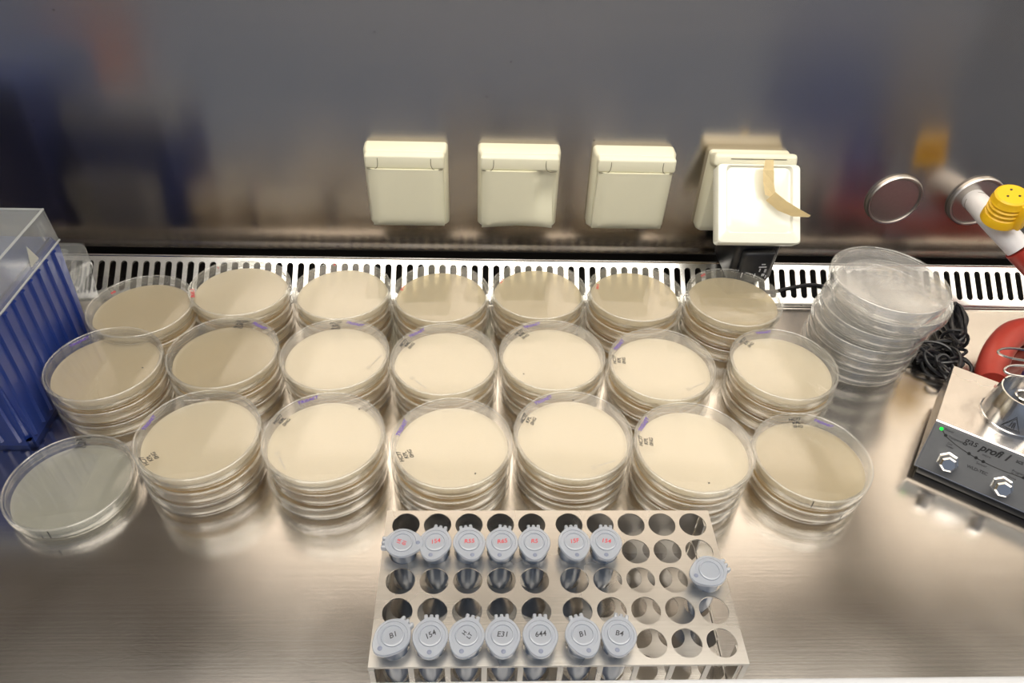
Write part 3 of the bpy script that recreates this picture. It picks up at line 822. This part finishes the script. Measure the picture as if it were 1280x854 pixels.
row2 = [('1R\n01', 88, 75), ('154', -14, 12), ('R55', 12, 5), ('R65', -10, 8), ('R5', 0, 0), ('15F', 5, 10), ('154', -6, -8)]
desc2 = ['leftmost red-marked tube, cap turned with its hinge to the right', 'second red-marked tube from the left in the rack, cap slightly turned', 'third red-marked tube from the left in the rack', 'fourth red-marked tube from the left in the rack',
         'fifth red-marked tube, just left of the wide gap between rack columns', 'sixth red-marked tube, just right of the wide gap between rack columns', 'rightmost red-marked tube, beside three empty holes']
for i, (tx, rz, tr) in enumerate(row2):
    snap_tube(colx[i] + .0002, rowy[1] - .0008, rz, tx, 'ink_red', desc2[i], g1, .0042 if i else .0036, tr, (0, random.uniform(-2, 2)))
row5 = [('B1', -40, 25), ('154', 0, 30), ('H\nLT', -16, 60), ('E31', 2, -3), ('644', -2, 8), ('B1', 14, 15), ('B4', -14, -10)]
desc5 = ['black-marked tube at the front left corner of the rack, cap turned', 'second black-marked tube from the left along the rack front', 'third black-marked tube from left, two lines of writing on its cap', 'fourth black-marked tube from the left along the rack front',
         'fifth black-marked tube, front row, just left of the wide gap', 'sixth black-marked tube, front row, just right of the wide gap', 'rightmost black-marked tube in the front rack row']
for i, (tx, rz, tr) in enumerate(row5):
    snap_tube(colx[i] + .0002, rowy[4] - .0006, rz, tx, 'ink', desc5[i], g2, .0045 if i != 2 else .0034, tr, (0, random.uniform(-2, 2)))
snap_tube(colx[9] - .0004, rowy[2] - .0006, -70, None, None, 'unmarked clear-capped tube alone at the right end of the rack', None, tilt=(2, 2))

# ------------------------------------------------------------------ boxes at the left
BX, BY0, BY1, BZ, LZT = -.3597, .4052, .5412, .1150, .1430
BW = .110
t = thing('blue_tip_box', 'tall ribbed blue plastic tip box with clear lid at the left edge', 'box', (BX - BW / 2, (BY0 + BY1) / 2, 0))
hx, hy = BW / 2, (BY1 - BY0) / 2
def taper_ring(bm, z, inset):
    return [bm.verts.new((sx * (hx - inset), sy * (hy - inset), z)) for sx, sy in ((-1, -1), (1, -1), (1, 1), (-1, 1))]
bm = bmesh.new()
R = [taper_ring(bm, 0, .0040), taper_ring(bm, .006, .0040), taper_ring(bm, .006, .0034), taper_ring(bm, .108, .0010), taper_ring(bm, BZ, .0008)]
for a, b in zip(R, R[1:]):
    for k in range(4): bm.faces.new((a[k], a[(k + 1) % 4], b[(k + 1) % 4], b[k]))
bm.faces.new(R[0][::-1]); bm.faces.new(R[-1])
es = [e for e in bm.edges if abs(e.verts[0].co.z - e.verts[1].co.z) > .005]
bmesh.ops.bevel(bm, geom=es, offset=.004, segments=3, affect='EDGES')
finish('shell', bm, M['blue'], t)
def rib_at(x, y, ax):
    bm = bmesh.new()
    if ax == 'x': # on right face, runs upward, sticks out +x
        z0, z1 = .006, .1085
        sh = lambda z: .0034 - .0024 * (z - .006) / .102
        vs = []
        for z in (z0, z1):
            xx = hx - sh(z)
            vs.append([bm.verts.new(p) for p in ((xx - .001, y - .0032, z), (xx + .0022, y - .0016, z), (xx + .0022, y + .0016, z), (xx - .001, y + .0032, z))])
    else:
        z0, z1 = .006, .1085
        sh = lambda z: .0034 - .0024 * (z - .006) / .102
        vs = []
        for z in (z0, z1):
            yy = -hy + sh(z)
            vs.append([bm.verts.new(p) for p in ((x + .0032, yy + .001, z), (x + .0016, yy - .0022, z), (x - .0016, yy - .0022, z), (x - .0032, yy + .001, z))])
    a, b = vs
    for k in range(4): bm.faces.new((a[k], b[k], b[(k + 1) % 4], a[(k + 1) % 4]))
    bm.faces.new(a); bm.faces.new(b[::-1])
    bmesh.ops.recalc_face_normals(bm, faces=bm.faces[:])
    return bm
for k in range(9): finish('rib', rib_at(0, -hy + .013 + k * .0138, 'x'), M['blue'], t, smooth=False)
for k in range(7): finish('rib', rib_at(-hx + .013 + k * .0140, 0, 'y'), M['blue'], t, smooth=False)
bm = bmesh.new()
# clear lid: box shell without bottom, raised rim line
def lid_shell(bm, hx, hy, z0, z1, th, ins, bev):
    v1 = [[bm.verts.new((sx * (hx - i), sy * (hy - i), z)) for sx, sy in ((-1, -1), (1, -1), (1, 1), (-1, 1))] for z, i in ((z0, 0), (z1, ins))]
    for k in range(4): bm.faces.new((v1[0][k], v1[0][(k + 1) % 4], v1[1][(k + 1) % 4], v1[1][k]))
    bm.faces.new(v1[1])
    bmesh.ops.bevel(bm, geom=[e for e in bm.edges if not e.is_boundary], offset=bev, segments=3, affect='EDGES')
    bmesh.ops.solidify(bm, geom=bm.faces[:], thickness=th)
lid_shell(bm, hx + .0004, hy + .0012, BZ - .003, LZT, .0013, .0012, .0015)
lid = finish('lid', bm, M['clear_old'], t)
bm = bmesh.new()
for y in (-hy + .002, hy - .002): tube(bm, [Vector((-hx, y, LZT - .0004)), Vector((hx - .002, y, LZT - .0004))], .0010, 6)
tube(bm, [Vector((hx - .0015, -hy, LZT - .0006)), Vector((hx - .0015, hy - .001, LZT - .0006))], .0010, 6)
tube(bm, [Vector((hx + .0006, -hy, BZ - .0028)), Vector((hx + .0006, hy, BZ - .0028))], .0009, 6)
finish('lid_edge', bm, M['clear_old2'] if 'clear_old2' in M else thin_plastic('bright_lid_edge', haze=.35, haze_col=(.85, .88, .86), tint=(.9, .9, .9)), lid)
bm = bmesh.new()
v = [bm.verts.new(p) for p in ((hx + .0004, .020, .1165), (hx + .0004, .034, .1165), (hx + .0002, .0265, .1330))]; bm.faces.new(v)
bmesh.ops.solidify(bm, geom=bm.faces[:], thickness=.0004)
finish('paper_arrow', bm, pbr('pale_sticker', (.70, .70, .64), .6, noise=.15, nscale=300), lid, smooth=False)
bm = bmesh.new(); box(bm, hx - .0005, hx + .0010, .048, .051, .1230, .1385, .0005); box(bm, hx - .0005, hx + .0010, .0535, .0555, .1270, .1380, .0005)
finish('clip_slot', bm, M['clear_old'], lid)
# tip tray inside, pale
bm = bmesh.new(); box(bm, -hx + .004, hx - .004, -hy + .004, hy - .004, BZ + .0005, BZ + .003, .001)
finish('tip_tray', bm, M['greyblue'] if 'greyblue' in M else pbr('pale_blue_tray', (.05, .07, .17), .4, noise=.3, nscale=80), t)
bm = bmesh.new(); box(bm, hx - .022, hx - .006, -hy - .0035, -hy + .004, .062, .092, .002, 2)
finish('latch', bm, M['clear_old'], t)

# second blue box further left, mirrored in the wall
t = thing('blue_rack_box', 'navy blue box beyond the left edge, mirrored in the wall', 'box', (-.560, .47, 0))
bm = bmesh.new(); box(bm, -.065, .065, -.10, .09, 0, .150, .004, 2); finish('shell', bm, M['navy'], t)
bm = bmesh.new(); box(bm, -.067, .067, -.102, .092, .150, .172, .003, 2); finish('lid', bm, M['blue'], t)

# small clear box behind the blue one
t = thing('clear_plastic_box', 'small clear plastic box with rounded lid behind the blue tip box', 'box', (-.4185, .5745, 0))
hx2, hy2 = .045, .0265
bm = bmesh.new()
def rbox(bm, hx, hy, z0, z1, r, ins=0, n=5, top=True):
    rings = []
    for z, i in ((z0, ins), (z1 - .003, 0), (z1 - .0008, .0008), (z1, .003)):
        rg = []
        for sx, sy, a0 in ((1, 1, 0), (-1, 1, PI / 2), (-1, -1, PI), (1, -1, 1.5 * PI)):
            for k in range(n + 1):
                a = a0 + PI / 2 * k / n
                rg.append(bm.verts.new((sx * (hx - i - r) + r * math.cos(a), sy * (hy - i - r) + r * math.sin(a), z)))
        rings.append(rg)
    for a, b in zip(rings, rings[1:]):
        for k in range(len(a)): bm.faces.new((a[k], a[(k + 1) % len(a)], b[(k + 1) % len(a)], b[k]))
    if top: bm.faces.new(rings[-1])
    else: bm.faces.new(rings[0][::-1])
rbox(bm, hx2 - .002, hy2 - .002, 0, .052, .008, .003, top=False)
finish('shell', bm, M['clear_old'], t)
bm = bmesh.new(); rbox(bm, hx2, hy2, .046, .0705, .009)
rbox(bm, hx2 - .012, hy2 - .012, .0700, .0720, .004)
finish('lid', bm, M['clear_old'], t)

# ------------------------------------------------------------------ gas burner
ang = math.radians(-35.5)
t = thing('gas_burner', 'steel laboratory gas burner with grey sloping control panel at right edge', 'burner', (.3653, .4000, 0), (0, 0, ang))
U, D, HT = .118, .080, .045
sl = .0212; ZB = .0095
def prism(bm, poly, x0, x1):
    a = [bm.verts.new((x0, y, z)) for y, z in poly]; b = [bm.verts.new((x1, y, z)) for y, z in poly]
    n = len(poly)
    for k in range(n): bm.faces.new((a[k], a[(k + 1) % n], b[(k + 1) % n], b[k]))
    bm.faces.new(a[::-1]); bm.faces.new(b)
    bmesh.ops.recalc_face_normals(bm, faces=bm.faces[:])
bm = bmesh.new(); prism(bm, [(-sl, ZB), (-sl + .002, ZB - .0015), (D - .001, ZB - .0015), (D, ZB), (D, HT - .001), (D - .001, HT), (.0006, HT), (-.0004, HT - .0008)], 0, U)
finish('housing', bm, M['burner'], t, smooth=False)
# front panel inset slightly proud
pn = math.hypot(sl, HT - ZB); pa = math.atan2(HT - ZB, sl)
def on_panel(o, u, v, off=.0003):
    """u along the front, v up the slope from the lower edge"""
    o.location = Vector((u, -sl + math.cos(pa) * v - math.sin(pa) * off, ZB + math.sin(pa) * v + math.cos(pa) * off)); o.rotation_euler = (pa, 0, 0)
bm = bmesh.new(); box(bm, .0008, U - .0008, .0010, pn - .0022, -.0002, .0004, .0002, 1)
p = finish('control_panel', bm, M['panel'], t, smooth=False); on_panel(p, 0, 0)
def ptext(txt, u, v, size, shear=0, bold=0, al='LEFT', nm='lettering'):
    o = text_mesh(nm, txt, size, M['print'], t, shear=shear, bold=bold, align=al, extrude=.00003); on_panel(o, u, v, .0008); return o
ptext('gas', .0235, .0352, .0078, shear=.15, bold=.00002)
ptext('profi 1', .0350, .0345, .0078, shear=.35, bold=.00025)
ptext('SCS', .0605, .0348, .0030, bold=.0001)
ptext('micro', .0385, .0298, .0026, shear=.2)
ptext('Power', .0080, .0370, .0026); ptext('Temperature', .0125, .0325, .0026)
ptext('Timer', .0135, .0252, .0024); ptext('Gas', .0140, .0275, .0024)
ptext('Sensor', .0375, .0218, .0028); ptext('Program', .0610, .0270, .0026); ptext('IR-Sensor', .0610, .0248, .0024); ptext('Flame', .0600, .0215, .0026)
ptext('WLD-TEC', .0330, .0165, .0034, bold=.00004)
bm = bmesh.new()
cur = spline([(.0062, .0360, 0), (.0120, .0315, 0), (.0240, .0275, 0), (.0390, .0248, 0), (.0560, .0240, 0), (.0740, .0258, 0), (.095, .030, 0)], 8)
tube(bm, cur, .00035, 6)
for u, v in ((.0105, .0325), (.0305, .0262), (.0360, .0252), (.0415, .0246), (.0700, .0252)): lathe(bm, [(0, .0004), (.0011, .0004), (.0013, 0)], 12, Matrix.Translation((u, v, 0)))
o = finish('curve_graphic', bm, M['print'], t); on_panel(o, 0, 0, .0007)
bm = bmesh.new(); lathe(bm, [(0, .0016), (.0009, .0014), (.0014, .0006), (.0014, 0)], 16)
o = finish('indicator_light', bm, M['led'], t); on_panel(o, .0058, .0362, .0005); o['label'] = 'small green indicator light'
for u, v in ((.0200, .0135), (.0600, .0125)):
    bm = bmesh.new(); lathe(bm, [(0, .0125), (.0048, .0125), (.0062, .0112), (.0066, .0085), (.0070, .0010), (.0080, .0005), (.0080, 0)], 7)
    o = finish('knob', bm, M['chrome'], t, smooth=False); on_panel(o, u, v, .0006); o['label'] = 'faceted chrome knob'
bm = bmesh.new(); box(bm, .004, U - .004, -sl + .0030, D - .003, .0004, ZB - .0015, .0006)
finish('base_plate', bm, M['black'], t)
bm = bmesh.new()
for u in (.012, U - .012):
    for v in (-.010, D - .012): lathe(bm, [(0, 0), (.005, 0), (.005, .002), (0, .002)], 16, Matrix.Translation((u, v, -.0))) 
finish('foot', bm, M['black'], t)
# burner head, outer sleeve and inner nozzle, in local coordinates
ca, sa = math.cos(-ang), math.sin(-ang)
def loc2(x, y): dx, dy = x - .3653, y - .4000; return (dx * ca - dy * sa, dx * sa + dy * ca)
hc = loc2(.4290, .4035)
bm = bmesh.new(); lathe(bm, [(.0238, 0), (.0238, .002), (.0232, .0025), (.0222, .012), (.0205, .022), (.0192, .0285), (.0182, .0285), (.0185, .010), (0, .010)], 64)
hd = finish('burner_head', bm, M['chrome'], t, loc=(hc[0], hc[1], HT + .0001))
bm = bmesh.new(); lathe(bm, [(.0075, .006), (.0072, .0190), (.0070, .0240), (.0062, .0246), (.0050, .0240), (.0048, .012), (0, .012)], 40)
finish('nozzle', bm, M['chrome'], hd, loc=(-.002, -.0065, .0045))
bm = bmesh.new()
tri = [Vector((-.007, 0, 0)), Vector((.007, 0, 0)), Vector((0, 0, .0115)), Vector((-.007, 0, 0))]
for a, b in zip(tri, tri[1:]): tube(bm, [a, b], .0003, 5)
for x in (-.0015, .0005, .002): tube(bm, [Vector((x, 0, .002)), Vector((x * .6, 0, .007))], .0003, 5)
q = math.radians(-92)
finish('warning_triangle', bm, M['ink'], hd, loc=(.0231 * math.cos(q), .0231 * math.sin(q) - .0004, .005), rot=(math.radians(-2), 0, q + PI / 2))
bm = bmesh.new(); lathe(bm, [(0, .0006), (.0012, .0005), (.0014, 0)], 12, Matrix.Rotation(PI / 2, 4, 'X'))
q = math.radians(170)
finish('red_dot', bm, M['red'], hd, loc=(.0212 * math.cos(q), .0212 * math.sin(q), .020), rot=(0, 0, q + PI / 2))

# blue cartridge with wire loop holder behind the burner head, cut by the frame
t = thing('blue_gas_cartridge', 'dark blue gas cartridge behind the burner, cut by the right edge', 'cartridge', (.503, .452, 0))
bm = bmesh.new(); lathe(bm, [(0, 0), (.026, 0), (.028, .003), (.028, .070), (.024, .080), (.012, .088), (.010, .098), (0, .098)], 48); finish('can', bm, M['blue'], t)
bm = bmesh.new(); lathe(bm, [(.0281, .056), (.0284, .057), (.0284, .066), (.0281, .067)], 48); finish('label_band', bm, pbr('magenta_band', (.25, .02, .12), .4), t)
bm = bmesh.new()
tube(bm, spline([(.4760, .4560, .066), (.4500, .4540, .074), (.4330, .4510, .077), (.4255, .4460, .077), (.4310, .4400, .077), (.4500, .4370, .075), (.4760, .4370, .068)], 6), .0010, 8)
tube(bm, spline([(.4780, .4330, .070), (.4500, .4300, .076), (.4270, .4290, .078), (.4190, .4240, .077), (.4250, .4200, .076), (.4500, .4180, .074), (.4800, .4200, .068)], 6), .0010, 8)
tag(finish('wire_loop_holder', bm, M['loop']), 'bent steel wire holder behind the burner head', 'wire holder')

# ------------------------------------------------------------------ power cable: lead from the plug and the tied bundle
t = thing('power_cable', 'black cable crossing the grille, coiled in a tied bundle by the burner', 'cable', (.45, .54, 0))
off = Vector((.45, .54, 0))
def pts(l): return [Vector(p) - off for p in l]
bm = bmesh.new()
tube(bm, spline(pts([(.2615, .6030, .0270), (.275, .6100, .0190), (.300, .6130, .0120), (.322, .6160, .0152), (.345, .6190, .0174), (.372, .6160, .0152), (.410, .6150, .0146), (.450, .6150, .0146), (.480, .6080, .0095), (.4900, .5990, .0045), (.4920, .5880, .0045), (.4860, .5740, .0080), (.476, .5650, .0100)]), 6), .0019, 8)
finish('lead', bm, M['cable'], t)
random.seed(5)
bm = bmesh.new()
# elongated hank: many near-parallel strands
c0 = Vector((.4700, .5560, .0)); dr = Vector((.40, .92, 0)).normalized(); nr = Vector((-dr.y, dr.x, 0))
for k in range(13):
    L = .030 + random.uniform(-.004, .004); w = random.uniform(.003, .013); zo = .004 + random.uniform(0, .016); sh = random.uniform(-.004, .004)
    P = []
    for i in range(17):
        a = 2 * PI * i / 16
        p = c0 + dr * (L * math.cos(a) + sh) + nr * (w * math.sin(a) * (1 if math.cos(a) > 0 else .8)) + Vector((0, 0, zo + .003 * math.sin(a * 2 + k)))
        P.append(p - off)
    tube(bm, spline(P, 4), .0016, 7)
finish('coil', bm, M['cable'], t)
bm = bmesh.new()
c1 = Vector((.4400, .5110, 0))
for k in range(11):
    rx = random.uniform(.008, .019); ry = random.uniform(.008, .022); zo = .004 + random.uniform(0, .012); a0 = random.uniform(0, PI)
    cc = c1 + Vector((random.uniform(-.008, .010), random.uniform(-.012, .014), 0))
    P = []
    for i in range(15):
        a = 2 * PI * i / 14 * .97
        x, y = rx * math.cos(a), ry * math.sin(a)
        P.append(cc + Vector((x * math.cos(a0) - y * math.sin(a0), x * math.sin(a0) + y * math.cos(a0), zo + .005 * math.sin(a * 1.5 + k))) - off)
    tube(bm, spline(P, 4), .0016, 7)
for k in range(5):
    a = 2.0 + k * .45
    q = c1 + Vector((-.004, .014, .010)); e = q + Vector((.026 * math.cos(a), .020 * math.sin(a), -.003))
    nrm = Vector((-math.sin(a), math.cos(a), 0)) * .004
    tube(bm, spline([q - off, (q + e) / 2 + nrm - off, e - off, (q + e) / 2 - nrm - off, q - off], 5), .0016, 7)
finish('coil', bm, M['cable'], t)
bm = bmesh.new()
P = [c0 - dr * .018 + nr * (.0115 * math.cos(a)) + Vector((0, 0, .011 + .012 * math.sin(a))) - off for a in [2 * PI * i / 16 for i in range(17)]]
tube(bm, P, .0017, 8)
finish('tie', bm, M['black'], t)
